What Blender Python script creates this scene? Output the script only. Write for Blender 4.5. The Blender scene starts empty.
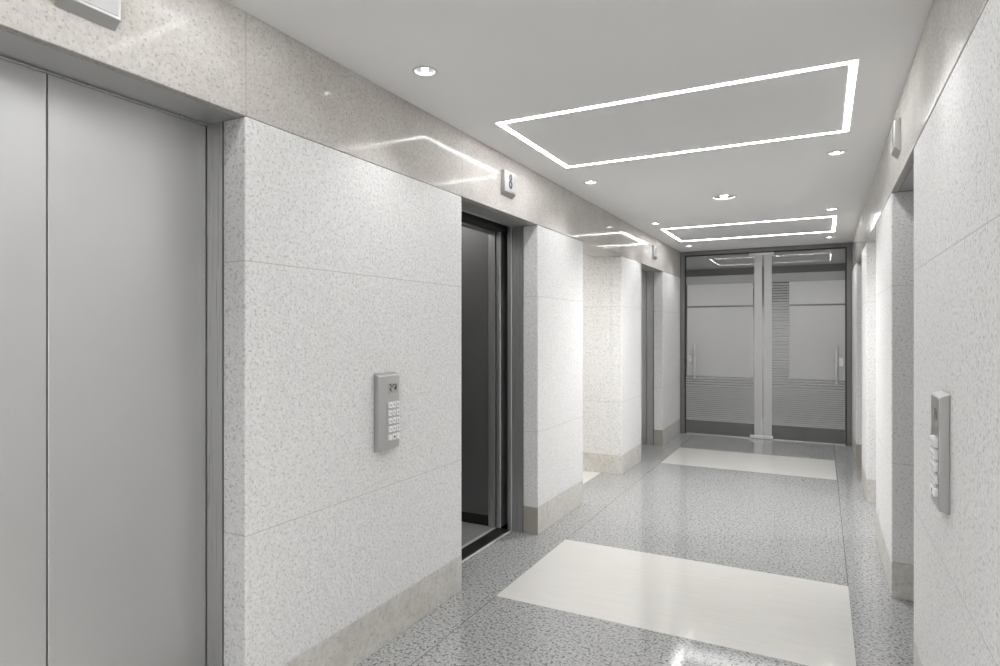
import bpy, bmesh, math, random
from mathutils import Vector, Matrix
PI = math.pi
SC = bpy.context.scene
COL = SC.collection

# ------------------------------------------------------------------ sizes (metres)
XL, XR = -1.715, 0.319          # faces of the two long walls
ZL, ZC = 2.11, 2.458            # top of the openings, ceiling
YB, YE = -1.6, 8.612            # back wall, glass doors
PL = 0.185                      # plinth height
TH = 0.11                       # stone cladding thickness
OPEN_L = [(0.447, 1.448), (2.852, 3.853), (4.748, 5.836), (6.567, 7.567)]
OPEN_R = [(2.92, 3.80), (4.85, 5.83), (6.567, 7.567)]

# ------------------------------------------------------------------ helpers
def tag(o, label, cat, group=None, kind=None):
    o['label'] = label
    o['category'] = cat
    if group: o['group'] = group
    if kind: o['kind'] = kind
    return o

def box(bm, x0, x1, y0, y1, z0, z1):
    if x0 > x1: x0, x1 = x1, x0
    if y0 > y1: y0, y1 = y1, y0
    vs = [bm.verts.new((x, y, z)) for z in (z0, z1) for (x, y) in ((x0, y0), (x1, y0), (x1, y1), (x0, y1))]
    for f in ((3, 2, 1, 0), (4, 5, 6, 7), (0, 1, 5, 4), (1, 2, 6, 5), (2, 3, 7, 6), (3, 0, 4, 7)):
        bm.faces.new([vs[i] for i in f])

def loft(bm, rings, cap0=True, cap1=True):
    R = [[bm.verts.new(p) for p in r] for r in rings]
    n = len(R[0])
    for a, b in zip(R, R[1:]):
        for i in range(n):
            bm.faces.new((a[i], a[(i + 1) % n], b[(i + 1) % n], b[i]))
    if cap0: bm.faces.new(R[0][::-1])
    if cap1: bm.faces.new(R[-1])

def circ(r, z, n=32, cx=0, cy=0):
    return [(cx + r * math.cos(2 * PI * i / n), cy + r * math.sin(2 * PI * i / n), z) for i in range(n)]

def tube(bm, p, q, r, n=14):
    p, q = Vector(p), Vector(q)
    d = (q - p).normalized()
    a = Vector((1, 0, 0)) if abs(d.x) < .9 else Vector((0, 1, 0))
    u = d.cross(a).normalized(); v = d.cross(u)
    ring = lambda c: [tuple(c + u * r * math.cos(2 * PI * i / n) + v * r * math.sin(2 * PI * i / n)) for i in range(n)]
    loft(bm, [ring(p), ring(q)])

def link(name, bm, mats, parent=None, bevel=0, smooth=False, seg=2):
    bmesh.ops.recalc_face_normals(bm, faces=bm.faces)
    me = bpy.data.meshes.new(name)
    bm.to_mesh(me); bm.free()
    for m in (mats if isinstance(mats, (list, tuple)) else [mats]): me.materials.append(m)
    if smooth:
        for p in me.polygons: p.use_smooth = True
    o = bpy.data.objects.new(name, me)
    COL.objects.link(o)
    if parent: o.parent = parent
    if bevel:
        md = o.modifiers.new('edge', 'BEVEL'); md.width = bevel; md.segments = seg; md.limit_method = 'ANGLE'
        md.angle_limit = math.radians(40); md.harden_normals = False
    return o

def boxes(name, lst, mat, parent=None, bevel=0, **k):
    bm = bmesh.new()
    for b in lst: box(bm, *b)
    return link(name, bm, mat, parent, bevel, **k)

def empty(name, loc, rotz=0):
    o = bpy.data.objects.new(name, None)
    o.empty_display_size = .1
    o.location = loc; o.rotation_euler = (0, 0, rotz)
    COL.objects.link(o)
    return o

def dup(root, loc, rotz):
    r = root.copy(); COL.objects.link(r); r.location = loc; r.rotation_euler = (0, 0, rotz)
    for ch in list(root.children):
        c = ch.copy(); COL.objects.link(c); c.parent = r
        for g in list(ch.children):
            d = g.copy(); COL.objects.link(d); d.parent = c
    return r

# ------------------------------------------------------------------ materials
def newmat(name):
    m = bpy.data.materials.new(name); m.use_nodes = True
    nt = m.node_tree
    b = nt.nodes['Principled BSDF']
    return m, nt, b

def plain(name, col, rough=.5, metal=0., spec=.5):
    m, nt, b = newmat(name)
    b.inputs['Base Color'].default_value = (*col, 1)
    b.inputs['Roughness'].default_value = rough
    b.inputs['Metallic'].default_value = metal
    b.inputs['Specular IOR Level'].default_value = spec
    return m

def N(nt, t, **kw):
    n = nt.nodes.new(t)
    for k, v in kw.items(): setattr(n, k, v)
    return n

def math_(nt, op, a, b=None, clamp=False):
    n = N(nt, 'ShaderNodeMath', operation=op, use_clamp=clamp)
    for i, s in enumerate((a, b)):
        if s is None: continue
        if isinstance(s, (int, float)): n.inputs[i].default_value = s
        else: nt.links.new(s, n.inputs[i])
    return n.outputs[0]

def ramp(nt, fac, stops):
    r = N(nt, 'ShaderNodeValToRGB')
    e = r.color_ramp.elements
    while len(e) < len(stops): e.new(.5)
    for i, (p, c) in enumerate(stops):
        e[i].position = p; e[i].color = (*c, 1)
    nt.links.new(fac, r.inputs[0])
    return r.outputs[0]

def mix(nt, fac, a, b, mode='MIX'):
    n = N(nt, 'ShaderNodeMix', data_type='RGBA', blend_type=mode)
    for i, s in ((0, fac), (6, a), (7, b)):
        if isinstance(s, (int, float)): n.inputs[i].default_value = s
        elif isinstance(s, tuple): n.inputs[i].default_value = (*s, 1)
        else: nt.links.new(s, n.inputs[i])
    return n.outputs[2]

def line_mask(nt, sep, axis, positions, w):
    """1 on thin joints where the object coordinate along axis is near one of positions."""
    out = None
    for p in positions:
        d = math_(nt, 'ABSOLUTE', math_(nt, 'SUBTRACT', sep.outputs[axis], p))
        l = math_(nt, 'LESS_THAN', d, w)
        out = l if out is None else math_(nt, 'MAXIMUM', out, l)
    return out

def coords(nt):
    tc = N(nt, 'ShaderNodeTexCoord')
    sep = N(nt, 'ShaderNodeSeparateXYZ')
    nt.links.new(tc.outputs['Object'], sep.inputs[0])
    return tc.outputs['Object'], sep

def noise(nt, vec, scale, detail=2, rough=.5):
    n = N(nt, 'ShaderNodeTexNoise'); n.inputs['Scale'].default_value = scale
    n.inputs['Detail'].default_value = detail; n.inputs['Roughness'].default_value = rough
    nt.links.new(vec, n.inputs['Vector'])
    return n.outputs['Fac']

def mapped(nt, vec, sc):
    m = N(nt, 'ShaderNodeMapping'); m.inputs['Scale'].default_value = sc
    nt.links.new(vec, m.inputs['Vector'])
    return m.outputs[0]

def stone(name, lo, hi, fleck, scale, fleck_pos, rough, bump=.0, joints=(), jcol=(.42, .41, .4), jw=.0018, cloud=None, spec=.5, fscale=None):
    m, nt, b = newmat(name)
    v, sep = coords(nt)
    n1 = noise(nt, v, scale, 3, .65)
    c = ramp(nt, n1, [(.35, lo), (.62, hi)])
    n2 = noise(nt, v, fscale or scale * 1.3, 1.5, .5)
    f = ramp(nt, n2, [(fleck_pos, (1, 1, 1)), (fleck_pos + .06, (0, 0, 0))])
    c = mix(nt, f, c, fleck)
    if cloud:
        n3 = noise(nt, v, cloud[0], 3)
        cc = ramp(nt, n3, [(.35, cloud[1]), (.65, (1, 1, 1))])
        c = mix(nt, 1.0, c, cc, 'MULTIPLY')
    for ax, pos in joints:
        c = mix(nt, line_mask(nt, sep, ax, pos, jw), c, jcol)
    nt.links.new(c, b.inputs['Base Color'])
    b.inputs['Roughness'].default_value = rough
    b.inputs['Specular IOR Level'].default_value = spec
    if bump:
        bp = N(nt, 'ShaderNodeBump'); bp.inputs['Strength'].default_value = bump; bp.inputs['Distance'].default_value = .004
        nt.links.new(n1, bp.inputs['Height']); nt.links.new(bp.outputs[0], b.inputs['Normal'])
    return m

JY = [1.448, 2.852, 3.853, 5.29, 6.567, 7.567]
M_pier = stone('flamed_white_granite', (.73, .725, .72), (.86, .855, .85), (.60, .595, .59), 100, .35, .75, .6,
               joints=((2, (.70, 1.625)),), jcol=(.56, .55, .54), jw=.0015, spec=.2, fscale=95)
M_fascia = stone('polished_limestone', (.52, .50, .475), (.615, .595, .565), (.41, .395, .375), 75, .34, .10, 0,
                 joints=((1, JY),), jcol=(.36, .34, .31), jw=.0014, cloud=(6, (.92, .90, .885)), spec=.08)
M_plinth = stone('honed_limestone', (.60, .585, .545), (.70, .685, .645), (.52, .505, .47), 40, .33, .35, 0,
                 joints=((1, JY),), jcol=(.36, .34, .30), jw=.001, cloud=(5, (.9, .9, .88)))
M_granite = stone('speckled_grey_granite', (.245, .247, .245), (.455, .457, .455), (.15, .15, .15), 88, .375, .09, 0,
                  joints=((0, (-1.516, .124)),), jcol=(.14, .14, .14), jw=.0022, fscale=68, spec=.55)

def make_marble():
    m, nt, b = newmat('cream_marble')
    v, sep = coords(nt)
    st = noise(nt, mapped(nt, v, (1.6, 26, 1)), 2.2, 5, .6)
    c = ramp(nt, st, [(.3, (.61, .595, .56)), (.5, (.645, .633, .60)), (.7, (.665, .655, .625))])
    nt.links.new(c, b.inputs['Base Color']); b.inputs['Roughness'].default_value = .08; b.inputs['Specular IOR Level'].default_value = .65
    return m
M_marble = make_marble()

def make_steel(name, col, rough, aniso_scale=(400, 400, 3), amount=.12, metal=1.):
    m, nt, b = newmat(name)
    v, sep = coords(nt)
    n = noise(nt, mapped(nt, v, aniso_scale), 1.0, 2)
    c = ramp(nt, n, [(.3, tuple(x * (1 - amount * .25) for x in col)), (.7, col)])
    nt.links.new(c, b.inputs['Base Color'])
    r = ramp(nt, n, [(.3, (rough * (1 - amount),) * 3), (.7, (rough * (1 + amount),) * 3)])
    nt.links.new(r, b.inputs['Roughness'])
    b.inputs['Metallic'].default_value = metal
    return m
M_door = make_steel('brushed_steel_door', (.72, .72, .72), .42, amount=.02)
M_frame = make_steel('brushed_steel_frame', (.46, .46, .46), .3, metal=.65)
M_soffit = make_steel('satin_steel_header', (.56, .56, .555), .32, (3, 400, 400), metal=.5)
M_car = make_steel('dark_polished_steel', (.20, .20, .20), .4, metal=.5)
M_sill = make_steel('sill_metal', (.18, .18, .18), .35, (400, 3, 400))
M_bright = plain('bright_aluminium', (.75, .75, .75), .3, 1)
M_edge = plain('pale_anodised_edge', (.72, .72, .72), .35, .2)  # pale sills and fittings; on the lift door edges it paints a highlight
M_black = plain('dark_track', (.015, .015, .015), .5)
M_panel = make_steel('satin_panel_metal', (.54, .54, .535), .36)
M_key = plain('white_key_plastic', (.92, .92, .915), .35)
M_mark = plain('grey_legend', (.38, .38, .38), .5)
M_digit = plain('black_digit', (.012, .012, .012), .4)
M_signface = plain('pale_grey_sign_face', (.50, .50, .50), .22)
M_disp = plain('olive_display', (.44, .43, .38), .25)
M_ceil = plain('ceiling_paint', (.83, .825, .82), .85, 0, .2)
M_white = plain('white_metal', (.75, .75, .74), .4)
M_carfloor = plain('car_floor_vinyl', (.33, .33, .33), .3)
M_dframe = plain('grey_door_frame', (.19, .187, .185), .4, .3)
M_seal = plain('dark_seal', (.03, .03, .03), .5)
M_refl = plain('downlight_dark_baffle', (.10, .10, .10), .35, .3)
M_room = plain('far_room_paint', (.40, .40, .39), .8)
M_stile = plain('frosted_edge_strip', (.56, .56, .555), .5)

def emit(name, col, s):
    m = bpy.data.materials.new(name); m.use_nodes = True
    nt = m.node_tree; nt.nodes.clear()
    e = N(nt, 'ShaderNodeEmission'); o = N(nt, 'ShaderNodeOutputMaterial')
    e.inputs[0].default_value = (*col, 1); e.inputs[1].default_value = s
    nt.links.new(e.outputs[0], o.inputs[0])
    return m
M_led = emit('led_diffuser', (1, 1, 1), 16)
M_led_soft = emit('led_diffuser_soft', (1, 1, 1), 10.5)
M_lamp = emit('downlight_lamp', (1, 1, .99), 12)
M_carlight = emit('car_ceiling_light', (1, .98, .95), 1.5)

def make_glass(name, tint, refl_rough=.0):
    m = bpy.data.materials.new(name); m.use_nodes = True
    nt = m.node_tree; nt.nodes.clear()
    t = N(nt, 'ShaderNodeBsdfTransparent'); t.inputs[0].default_value = (*tint, 1)
    g = N(nt, 'ShaderNodeBsdfGlossy'); g.inputs['Roughness'].default_value = refl_rough
    fr = N(nt, 'ShaderNodeFresnel'); fr.inputs[0].default_value = 1.5
    ge = N(nt, 'ShaderNodeNewGeometry')
    ms = N(nt, 'ShaderNodeMixShader'); o = N(nt, 'ShaderNodeOutputMaterial')
    nt.links.new(math_(nt, 'MULTIPLY', fr.outputs[0], math_(nt, 'SUBTRACT', 1, ge.outputs['Backfacing'])), ms.inputs[0]); nt.links.new(t.outputs[0], ms.inputs[1]); nt.links.new(g.outputs[0], ms.inputs[2])
    nt.links.new(ms.outputs[0], o.inputs[0])
    return m
M_glass = make_glass('grey_tinted_glass', (.72, .72, .715))

def make_film(name, col, alpha, stripe=None, fade=None):
    """Etched film on the glass: pale translucent, either plain or in thin level stripes."""
    m = bpy.data.materials.new(name); m.use_nodes = True
    nt = m.node_tree; nt.nodes.clear()
    v, sep = coords(nt)
    d = N(nt, 'ShaderNodeBsdfDiffuse'); d.inputs[0].default_value = (*col, 1)
    t = N(nt, 'ShaderNodeBsdfTransparent'); t.inputs[0].default_value = (.9, .9, .9, 1)
    ms = N(nt, 'ShaderNodeMixShader'); o = N(nt, 'ShaderNodeOutputMaterial')
    if stripe:
        per, duty = stripe
        fr = math_(nt, 'FRACT', math_(nt, 'DIVIDE', sep.outputs[2], per))
        a = math_(nt, 'LESS_THAN', fr, duty)
        nt.links.new(math_(nt, 'MULTIPLY', a, alpha), ms.inputs[0])
    else:
        ms.inputs[0].default_value = alpha
    nt.links.new(t.outputs[0], ms.inputs[1]); nt.links.new(d.outputs[0], ms.inputs[2])
    nt.links.new(ms.outputs[0], o.inputs[0])
    return m
M_film = make_film('plain_etched_film', (.60, .60, .595), .82)
M_filmtop = make_film('pale_etched_band', (.50, .50, .495), .6)
M_stripe = make_film('striped_etched_film', (.56, .56, .555), .5, (.034, .62))
M_stripefine = make_film('fine_striped_etched_film', (.50, .50, .495), .52, (.026, .8))
M_filmlow = make_film('dark_bottom_band', (.16, .16, .16), .6)

# ------------------------------------------------------------------ floor
fl = [(XL - .2, XR + .2, YB, YE + .1, -.12, 0)]
fl.append((XL - 2.6, XL - .2, OPEN_L[2][0] - .1, OPEN_L[2][1] + .1, -.12, 0))
fl.append((XR + .2, XR + 2.4, OPEN_R[1][0] - .1, OPEN_R[1][1] + .1, -.12, 0))
fl.append((XL - .6, XR + .6, YE + .1, 11.2, -.12, 0))
floor = tag(boxes('floor', fl, M_granite), 'speckled grey granite floor of the lift lobby', 'floor', kind='structure')
def inlay(x0, x1, y0, y1, lab):
    o = boxes('marble_inlay', [(x0, x1, y0, y1, -.01, .0008)], M_marble, floor)
    o['label'] = lab
inlay(-1.517, .125, 2.872, 3.862, 'cream marble slab set in the floor before the open lift')
inlay(-1.510, .118, 6.57, 7.535, 'cream marble slab set in the floor before the glass doors')
inlay(-1.517, .125, .42, 1.41, 'cream marble slab set in the floor before the closed steel lift')
inlay(-3.9, -1.925, 4.86, 5.835, 'cream marble slab set in the passage floor')

# ------------------------------------------------------------------ walls
def runs(openings, y0, y1):
    out, a = [], y0
    for o in openings:
        out.append((a, o[0])); a = o[1]
    out.append((a, y1)); return out
RL, RR = runs(OPEN_L, YB, YE + .09), runs(OPEN_R, YB, YE + .09)
tag(boxes('wall_left', [(XL - TH, XL, a, b, PL, ZL) for a, b in RL], M_pier, bevel=.005), 'white speckled stone piers along the left side of the lobby', 'wall', kind='structure')
tag(boxes('wall_right', [(XR, XR + TH, a, b, PL, ZL) for a, b in RR], M_pier, bevel=.005), 'white speckled stone piers along the right side of the lobby', 'wall', kind='structure')
tag(boxes('baseboard_left', [(XL - TH, XL, a, b, 0, PL) for a, b in RL], M_plinth, bevel=.002), 'beige stone plinth under the left piers', 'plinth', kind='structure')
tag(boxes('baseboard_right', [(XR, XR + TH, a, b, 0, PL) for a, b in RR], M_plinth, bevel=.002), 'beige stone plinth under the right piers', 'plinth', kind='structure')
tag(boxes('trim_1', [(XL - .03, XL + .002, YB, YE + .09, ZL, ZC)], M_fascia, bevel=.003), 'polished beige stone fascia above the left piers', 'fascia', kind='structure')
tag(boxes('trim_2', [(XR - .002, XR + .03, YB, YE + .09, ZL, ZC)], M_fascia, bevel=.003), 'polished beige stone fascia above the right piers', 'fascia', kind='structure')
tag(boxes('wall_back', [(XL - .2, XR + .2, YB - .15, YB, 0, ZC)], M_pier), 'white speckled stone wall closing the lobby behind', 'wall', kind='structure')

def passage(side, y0, y1):
    X = XL if side < 0 else XR
    s = side
    xa, xb, xe = X + s * TH, X + s * .175, X + s * 2.3
    L = 'left' if s < 0 else 'right'
    w = [(xa, xe, y0 - .12, y0, PL, ZC), (xa, xe, y1, y1 + .12, PL, ZC), (xe, xe + s * .12, y0 - .12, y1 + .12, PL, ZC)]
    tag(boxes('wall_passage', w, M_pier), 'white stone walls of the side passage on the ' + L, 'wall', kind='structure')
    p = [(a, b, c, d, 0, PL) for a, b, c, d, _, _ in w]
    tag(boxes('baseboard_passage', p, M_plinth), 'beige stone plinth along the side passage on the ' + L, 'plinth', kind='structure')
    tag(boxes('trim_passage', [(X + s * .03, X + s * .29, y0, y1, ZL, ZC)], M_fascia), 'beige stone lintel over the side passage on the ' + L, 'lintel', kind='structure')
passage(-1, *OPEN_L[2]); passage(1, *OPEN_R[1])

# far room behind the glass doors
fr = [(XL - .6, XL - .5, YE + .09, 11.2, 0, ZC), (XR + .5, XR + .6, YE + .09, 11.2, 0, ZC), (XL - .6, XR + .6, 11.2, 11.3, 0, ZC),
      (XL - .6, XL - .03, YE + .09, YE + .19, 0, ZC), (XR + .03, XR + .6, YE + .09, YE + .19, 0, ZC)]
tag(boxes('wall_far_room', fr, M_room), 'plain grey walls of the room behind the glass doors', 'wall', kind='structure')

# ------------------------------------------------------------------ ceiling with light slots and downlight holes
FR = [(-1.493, .1257, .42, 1.415), (-1.493, .1257, 2.817, 3.808), (-1.512, .1195, 6.565, 7.58)]
SW = .030
DOWN = [(-1.449, 2.117, .042), (-1.477, 4.25, .042), (-1.474, 6.18, .042), (-1.485, 8.01, .042),
        (.075, 4.224, .042), (.075, 6.165, .042), (.072, 7.994, .042), (-.697, 5.214, .085),
        (.075, 2.117, .042), (-.697, -.55, .085),  # last one: unseen fill lamp, added to light the near end
        (-2.75, 5.29, .06), (1.3, 5.34, .06), (-.70, 9.9, .055)]  # last one: lamp added so the glass doors read lighter
def ring_rect(x0, x1, y0, y1, w, z0, z1, bm):
    def loop(i, z): return [(x0 + i, y0 + i, z), (x1 - i, y0 + i, z), (x1 - i, y1 - i, z), (x0 + i, y1 - i, z)]
    o0, o1, i0, i1 = [[bm.verts.new(p) for p in loop(i, z)] for i, z in ((0, z0), (0, z1), (w, z0), (w, z1))]
    for k in range(4):
        j = (k + 1) % 4
        bm.faces.new((o0[k], o0[j], o1[j], o1[k])); bm.faces.new((i0[j], i0[k], i1[k], i1[j]))
        bm.faces.new((o1[k], o1[j], i1[j], i1[k])); bm.faces.new((o0[j], o0[k], i0[k], i0[j]))
cut = bmesh.new()
for f in FR: ring_rect(*f, SW, ZC - .05, ZC + .06, cut)
for x, y, r in DOWN: loft(cut, [circ(r, ZC - .05, 32, x, y), circ(r, ZC + .09, 32, x, y)])
cutter = link('ceiling_cutter', cut, M_ceil)
ceiling = boxes('ceiling', [(XL - 2.6, XR + 2.5, YB - .15, 11.3, ZC, ZC + .14)], M_ceil)
md = ceiling.modifiers.new('b', 'BOOLEAN'); md.object = cutter; md.operation = 'DIFFERENCE'; md.solver = 'EXACT'
dg = bpy.context.evaluated_depsgraph_get(); dg.update()
me = bpy.data.meshes.new_from_object(ceiling.evaluated_get(dg))
ceiling.modifiers.clear(); ceiling.data = me
bpy.data.objects.remove(cutter)
tag(ceiling, 'smooth pale grey ceiling of the lobby', 'ceiling', kind='structure')

# ------------------------------------------------------------------ light frames
def light_frame(x0, x1, y0, y1, lab, led=M_led):
    cx, cy = (x0 + x1) / 2, (y0 + y1) / 2
    t = empty('ceiling_light_frame', (cx, cy, ZC))
    tag(t, lab, 'ceiling light', 'rectangular light slots in the ceiling')
    hx, hy = (x1 - x0) / 2 - .001, (y1 - y0) / 2 - .001
    w = SW - .002
    bm = bmesh.new(); ring_rect(-hx, hx, -hy, hy, w, .014, .048, bm)
    link('light_channel', bm, M_white, t)
    rect = lambda i: [(-hx + i, -hy + i), (hx - i, -hy + i), (hx - i, hy - i), (-hx + i, hy - i)]
    C, I = rect(w / 2 - .006), rect(w / 2 + .006)
    for k in range(4):
        j = (k + 1) % 4
        bm = bmesh.new()
        q = [C[k], C[j], I[j], I[k]]
        loft(bm, [[(*p, -.001) for p in q], [(*p, .013) for p in q]])
        link('light_strip', bm, led, t)
light_frame(*FR[1], 'large bright rectangular light slot before the middle downlight')
light_frame(*FR[2], 'thin rectangular light slot near the glass doors')
light_frame(*FR[0], 'rectangular light slot before the closed steel lift, mirrored in the fascia', M_led_soft)

# ------------------------------------------------------------------ downlights
DLAB = ['small round downlight over the pier with the silver keypad',
        'small round downlight left of the light slot, just past the sign reading 8',
        'small round downlight at the outer left corner of the far light slot',
        'small round downlight at the top left corner of the glass doors',
        'small round downlight just past the right end of the large light slot',
        'small round downlight by the right fascia, just before the far light slot',
        'small round downlight at the top right corner of the glass doors',
        'large round downlight in the middle of the ceiling between both light slots',
        'small round downlight over the right wall keypad', 
        'large round downlight near the back wall, added unseen as fill light', 'round downlight in the left side passage', 'round downlight in the right side passage', 'round downlight added to brighten the room behind the glass doors']
LAMP_W = {.042: 2.6, .085: 56, .06: 20, .055: 110}
def downlight(x, y, r, lab):
    t = empty('ceiling_downlight', (x, y, ZC))
    tag(t, lab, 'downlight', 'round ceiling downlights')
    bm = bmesh.new()
    loft(bm, [circ(r - .001, .004), circ(r - .001, -.0005), circ(r + .009, -.0005), circ(r + .010, -.0035), circ(r + .001, -.0055), circ(r - .004, -.002), circ(r - .004, .004)], False, False)
    link('trim_ring', bm, M_white, t, smooth=True)
    bm = bmesh.new()
    k = .34
    loft(bm, [circ(r - .003, .003), circ(r * .9, .014), circ(r * .7, .022), circ(r * k, .028)], False, False)
    link('reflector', bm, M_refl, t, smooth=True)
    bm = bmesh.new()
    q = r * k - .001
    loft(bm, [circ(q, .062), circ(q, .010), circ(q * .9, .003), circ(q * .6, -.003), circ(q * .15, -.005)], True, True)
    link('lamp', bm, M_lamp, t, smooth=True)
    ld = bpy.data.lights.new('downlight_beam', 'SPOT')
    ld.energy = LAMP_W[r]; ld.spot_size = math.radians(122 if r < .05 else 155); ld.spot_blend = 1; ld.shadow_soft_size = r * .5
    ld.color = (1, .96, .89) if x < -2 else (1, 1, 1)
    lo = bpy.data.objects.new('downlight_beam', ld); COL.objects.link(lo); lo.parent = t; lo.location = (0, 0, -.06)
for d, l in zip(DOWN, DLAB): downlight(*d, l)

# ------------------------------------------------------------------ lift entrances (local +x runs into the wall)
def entrance(side, y0, y1, lab, opened=False):
    X = XL if side < 0 else XR
    hw = (y1 - y0) / 2
    t = empty('elevator_entrance', (X, (y0 + y1) / 2, 0), PI if side < 0 else 0)
    tag(t, lab, 'elevator door', 'elevator entrances')
    for s in (-1, 1):
        boxes('jamb', [(.1165, .193, s * hw, s * (hw + .03), 0, ZL + .012)], M_frame, t, bevel=.002)
    boxes('header', [(.031, .193, -hw - .03, hw + .03, ZL + .0005, ZL + .03)], M_soffit, t, bevel=.001)
    boxes('header_track', [(.186, .194, -hw, hw, ZL - .007, ZL)], M_frame, t, bevel=.002)
    boxes('sill', [(.201, .322, -hw - .02, hw + .02, -.04, .001)], M_sill, t)
    boxes('sill_nosing', [(.198, .214, -hw - .001, hw + .001, -.01, .004)], M_edge, t, bevel=.001)
    for s in (-1, 1):
        a, b = (.0015, hw + .025) if not opened else (hw + .001, 2 * hw - .02)
        boxes('door_panel', [(.197, .232, s * a, s * b, .006, ZL + .035)], M_door if not opened else M_frame, t, bevel=.003)
    if opened:
        for s in (-1, 1): boxes('edge_highlight', [(.195, .204, s * (hw - .003), s * (hw + .0008), .006, ZL)], M_edge, t, bevel=.001)  # bright strip standing in for the highlight on the panel corner
    if not opened:
        boxes('door_seal', [(.216, .231, -.0012, .0012, .006, ZL + .03)], M_seal, t)
    return t
entrance(-1, *OPEN_L[0], 'closed brushed steel elevator doors before the pier with the silver keypad')
e8 = entrance(-1, *OPEN_L[1], 'open elevator doorway with dark interior under the sign reading 8', True)
entrance(-1, *OPEN_L[3], 'closed grey elevator doors on the left, next to the glass doors')
entrance(1, *OPEN_R[0], 'closed steel elevator doors in the first right hand recess')
entrance(1, *OPEN_R[2], 'closed steel elevator doors on the right, next to the glass doors')

# the lift car standing in the open doorway
hw = (OPEN_L[1][1] - OPEN_L[1][0]) / 2
car = empty('elevator_car', (XL, sum(OPEN_L[1]) / 2, 0), PI)
tag(car, 'dark steel elevator car standing behind the open doorway', 'elevator car')
iw = hw + .022
for s in (-1, 1):
    boxes('car_door', [(.290, .318, s * (hw - .001), s * (2 * hw - .02), .006, 2.14)], M_frame, car, bevel=.003)
    boxes('edge_highlight', [(.284, .2895, s * (hw - .004), s * (hw + .002), .006, 2.08)], M_edge, car, bevel=.001)  # pale strip painted in as the glint along the car door edge
    boxes('front_return', [(.330, .385, s * (hw + .002), s * (iw + .06), 0, 2.3)], M_frame, car, bevel=.002)
    boxes('side_wall', [(.386, 1.80, s * iw, s * (iw + .03), 0, 2.34)], M_car, car)
    boxes('kick_plate', [(.388, 1.795, s * (iw - .004), s * (iw - .0005), .0, .075)], M_black, car)
boxes('car_header', [(.330, .385, -hw - .002, hw + .002, 2.075, 2.3)], M_frame, car, bevel=.002)
boxes('door_track', [(.240, .328, -hw * 2, hw * 2, 2.085, 2.2)], M_black, car)
boxes('rear_wall', [(1.80, 1.83, -iw - .03, iw + .03, 0, 2.34)], M_car, car)
boxes('car_floor', [(.350, 1.80, -iw, iw, -.03, .001)], M_carfloor, car)
boxes('car_sill', [(.324, .349, -hw - .06, hw + .06, -.03, .002)], M_edge, car, bevel=.001)
boxes('car_ceiling', [(.386, 1.80, -iw, iw, 2.30, 2.34)], M_white, car)
boxes('light_panel', [(.65, 1.5, -.3, .3, 2.285, 2.299)], M_carlight, car, bevel=.003)

# ------------------------------------------------------------------ floor signs (local +x out of the wall)
def digit_eight(bm, x0, x1, cz):
    """The figure 8: two joined rings, standing in the plane x = x0 .. x1."""
    n = 28
    for dz, ry, rz, e in ((.0205, .0200, .0235, .0003), (-.0215, .0235, .0275, 0)):
        def ring(x, k): return [(x, (ry - k) * math.cos(2 * PI * i / n), cz + dz + (rz - k) * math.sin(2 * PI * i / n)) for i in range(n)]
        w = .0160
        A, B, Cc, D = [[bm.verts.new(p) for p in r] for r in (ring(x0, 0), ring(x1 + e, 0), ring(x1 + e, w), ring(x0, w))]
        for i in range(n):
            k = (i + 1) % n
            for P, Q in ((A, B), (B, Cc), (Cc, D), (D, A)): bm.faces.new((P[i], P[k], Q[k], Q[i]))
def make_sign():
    t = empty('floor_sign', (0, 0, 0))
    d, hy, h = .027, .076, .152
    bm = bmesh.new()
    prof = [(0.0022, 0), (d, .024), (d, h - .006), (d - .006, h), (0.0022, h)]
    loft(bm, [[(x, -hy, z) for x, z in prof], [(x, hy, z) for x, z in prof]])
    link('sign_case', bm, M_panel, t, bevel=.0015)
    boxes('sign_face', [(d, d + .0015, -hy + .006, hy - .006, .032, h - .010)], M_signface, t, bevel=.0006)
    bm = bmesh.new(); digit_eight(bm, d + .001, d + .0024, .096)
    link('digit', bm, M_digit, t)
    return t
SZ = 2.207
sg = make_sign()
sg.location = (XL, 3.382, SZ)
SIGNS = [(sg, 'silver floor sign with a black 8 above the open elevator')]
for x, y, rz, lab in ((XL, .94, 0, 'silver sign box above the closed steel elevator doors'),
                      (XL, 7.10, 0, 'small far sign above the elevator next to the glass doors'),
                      (XR, 3.42, PI, 'sign box seen edge on, on the right fascia')):
    SIGNS.append((dup(sg, (x, y, SZ), rz), lab))
for o, lab in SIGNS: tag(o, lab, 'sign', 'floor signs above the elevators')

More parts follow.
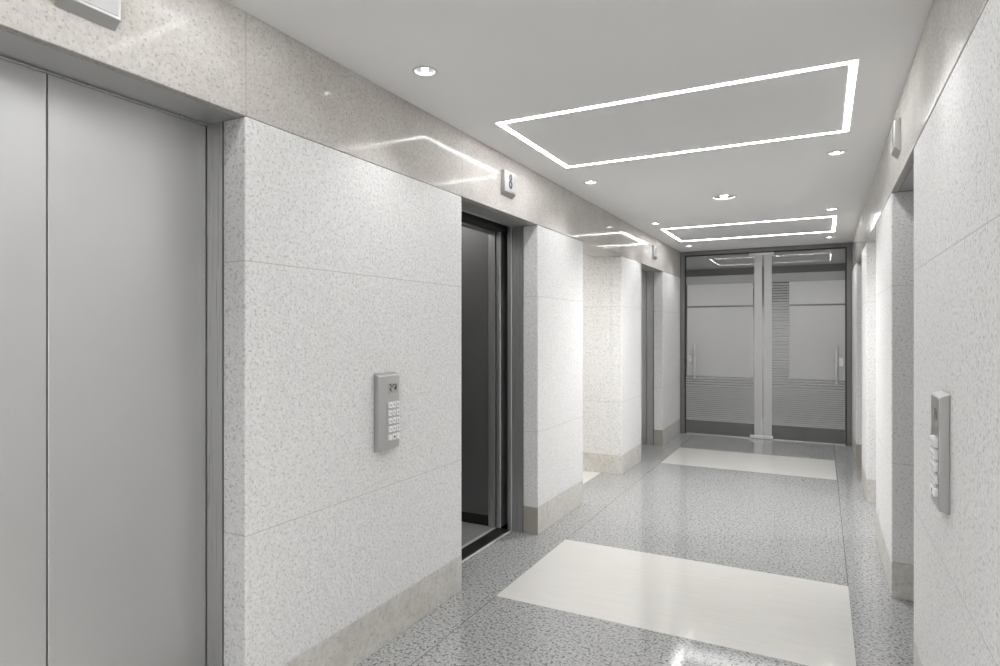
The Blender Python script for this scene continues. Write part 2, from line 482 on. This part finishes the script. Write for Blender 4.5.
# ------------------------------------------------------------------ call panels (local +x out of the wall, y across)
def make_panel():
    t = empty('call_panel', (0, 0, 0))
    d, w, h = .026, .146, .339
    bm = bmesh.new()
    # case: slanted top and foot
    prof = [(0.0, 0.0), (d, .006), (d, h - .014), (d - .003, h - .010), (0.0, h)]
    loft(bm, [[(x, -w / 2, z) for x, z in prof], [(x, w / 2, z) for x, z in prof]])
    link('panel_case', bm, M_panel, t, bevel=.002)
    dy = .0265
    disp = boxes('display', [(d, d + .0012, dy - .036, dy + .032, .248, .292)], M_disp, t, bevel=.0005)
    bm = bmesh.new()          # dark display pictogram
    for (a, b, c, e) in ((-.030, -.014, .284, .288), (-.018, -.013, .272, .285), (-.026, -.018, .262, .272), (-.020, -.012, .257, .262), (-.004, .014, .283, .287), (.008, .022, .262, .275), (-.006, -.002, .272, .283), (.016, .024, .274, .284)):
        box(bm, d + .0012, d + .0018, dy + a, dy + b, c, e)
    link('display_marks', bm, M_digit, disp)
    key_me = mark_me = None
    for r in range(5):
        z = .197 - r * .035 - (.001 if r == 4 else 0)
        for c in range(3):
            y = dy + (c - 1) * .0268 - .002
            if key_me is None:
                bm = bmesh.new(); box(bm, 0, .012, -.0100, .0100, -.0125, .0125)
                k = link('button', bm, M_key, t, bevel=.002); key_me = k
            else:
                k = key_me.copy(); COL.objects.link(k)
            k.location = (d - .001, y, z)
            if r == 4 and c == 1:
                bm = bmesh.new(); box(bm, .0118, .0124, -.005, .005, -.006, .005)
                link('button_legend', bm, M_digit, k)
            elif not (r == 4):
                if mark_me is None:
                    bm = bmesh.new(); box(bm, .0118, .0123, -.0035, .0035, -.005, .005)
                    q = link('button_legend', bm, M_mark, k); mark_me = q
                else:
                    q = mark_me.copy(); COL.objects.link(q); q.parent = k
    return t
pn = make_panel()
pn.location = (XL, 2.119 + .073, .866)
tag(pn, 'silver wall keypad with white buttons, beside the open elevator', 'call panel', 'wall keypads')
p2 = dup(pn, (XR, 2.205, .872), PI)
tag(p2, 'silver wall keypad seen from the side on the right wall', 'call panel', 'wall keypads')

# ------------------------------------------------------------------ glass doors
ZD = 2.408
DL, DR, DC = -1.657, .263, -.676
tag(boxes('trim_3', [(XL + .003, DL, YE - .02, YE + .09, 0, ZC - .001), (DR, XR - .003, YE - .02, YE + .09, 0, ZC - .001), (DL, DR, YE - .02, YE + .09, ZD, ZC - .001)], M_dframe, bevel=.002),
    'grey metal frame around the double glass doors', 'door frame', kind='structure')
tag(boxes('trim_4', [(DL, DL + .016, YE - .005, YE + .04, 0, ZD), (DR - .016, DR, YE - .005, YE + .04, 0, ZD), (DL + .016, DR - .016, YE - .005, YE + .04, ZD - .016, ZD)], M_seal),
    'black seal strip inside the grey door frame', 'seal strip', kind='structure')
def leaf(xo, xi, lab):
    """xo outer edge (handle), xi pivot edge at the middle."""
    s = 1 if xi > xo else -1
    t = empty('glass_door', (xi, YE, 0))
    tag(t, lab, 'glass door', 'double glass doors')
    W = abs(xi - xo)
    X = lambda d: -s * d                      # d = distance from the pivot edge
    bx = lambda n, d0, d1, y0, y1, z0, z1, m, bv=0, par=None: boxes(n, [(X(d0), X(d1), y0, y1, z0, z1)], m, par or t, bevel=bv)
    bx('glass_pane', .0008, W, 0, .012, .004, ZD - .018, M_glass, .001)
    bx('edge_strip', .012, .103, -.004, -.0005, .03, ZD - .02, M_stile)
    bx('top_pivot_fitting', .001, .165 if s > 0 else .128, -.014, .026, ZD - .048, ZD - .017, M_edge, .003)
    bx('bottom_pivot_fitting', .001, .155 if s > 0 else .118, -.014, .026, .005, .045, M_edge, .003)
    # etched film pattern on the lobby side of the pane
    d0, d1 = (.119, W - .018) if s > 0 else (.303, W - .002)
    bx('etched_film', d0, d1, -.0018, -.0004, .785, 1.70, M_film)
    bx('etched_film', d0, d1, -.0018, -.0004, 1.722, 2.008, M_film)
    bx('etched_band', .104, W - .003, -.0018, -.0004, 2.010, 2.118, M_filmtop)
    if s < 0:
        bx('striped_film', .104, .302, -.0018, -.0004, .64, 2.008, M_stripe)
        bx('striped_film', .303, W - .002, -.0018, -.0004, .64, .783, M_stripe)
    else:
        bx('striped_film', .104, W - .003, -.0018, -.0004, .64, .783, M_stripe)
    bx('fine_striped_film', .104, W - .003, -.0018, -.0004, .19, .638, M_stripefine)
    bx('bottom_band', .104, W - .003, -.0018, -.0004, .014, .188, M_filmlow)
    # pull handle
    hd = W - (.125 if s > 0 else .092)
    bm = bmesh.new()
    tube(bm, (X(hd), -.055, .745), (X(hd), -.055, 1.215), .0125)
    for z in (.80, 1.16): tube(bm, (X(hd), -.055, z), (X(hd), .001, z), .008)
    link('pull_handle', bm, M_bright, t, smooth=False)
    bx('lock_plate', W - .068, W - .022, -.012, -.0005, .955, 1.055, M_bright, .004)
leaf(DL + .017, DC, 'left leaf of the dark glass doors with steel pull handle')
leaf(DR - .017, DC + .0008, 'right leaf of the dark glass doors with striped panel at its middle edge')

# ------------------------------------------------------------------ world, camera, view
w = bpy.data.worlds.new('world'); SC.world = w; w.use_nodes = True
w.node_tree.nodes['Background'].inputs[0].default_value = (.5, .5, .5, 1)
w.node_tree.nodes['Background'].inputs[1].default_value = .0
cam = bpy.data.cameras.new('camera'); co = bpy.data.objects.new('camera', cam); COL.objects.link(co)
co.location = (0, 0, 1.39); co.rotation_euler = (PI / 2, 0, .4798)
cam.sensor_width = 36; cam.lens = 619.55 / 1000 * 36
cam.shift_y = -2.25 / 1000
cam.clip_start = .02
SC.camera = co
vs = SC.view_settings
vs.view_transform = 'Standard'; vs.look = 'None'; vs.gamma = 1; vs.use_curve_mapping = False
vs.exposure = 1.6
SC.cycles.max_bounces = 10; SC.cycles.diffuse_bounces = 6; SC.cycles.glossy_bounces = 6; SC.cycles.transparent_max_bounces = 12
SC.cycles.sample_clamp_indirect = 4; SC.cycles.caustics_reflective = False; SC.cycles.caustics_refractive = False
SC.cycles.use_denoising = True
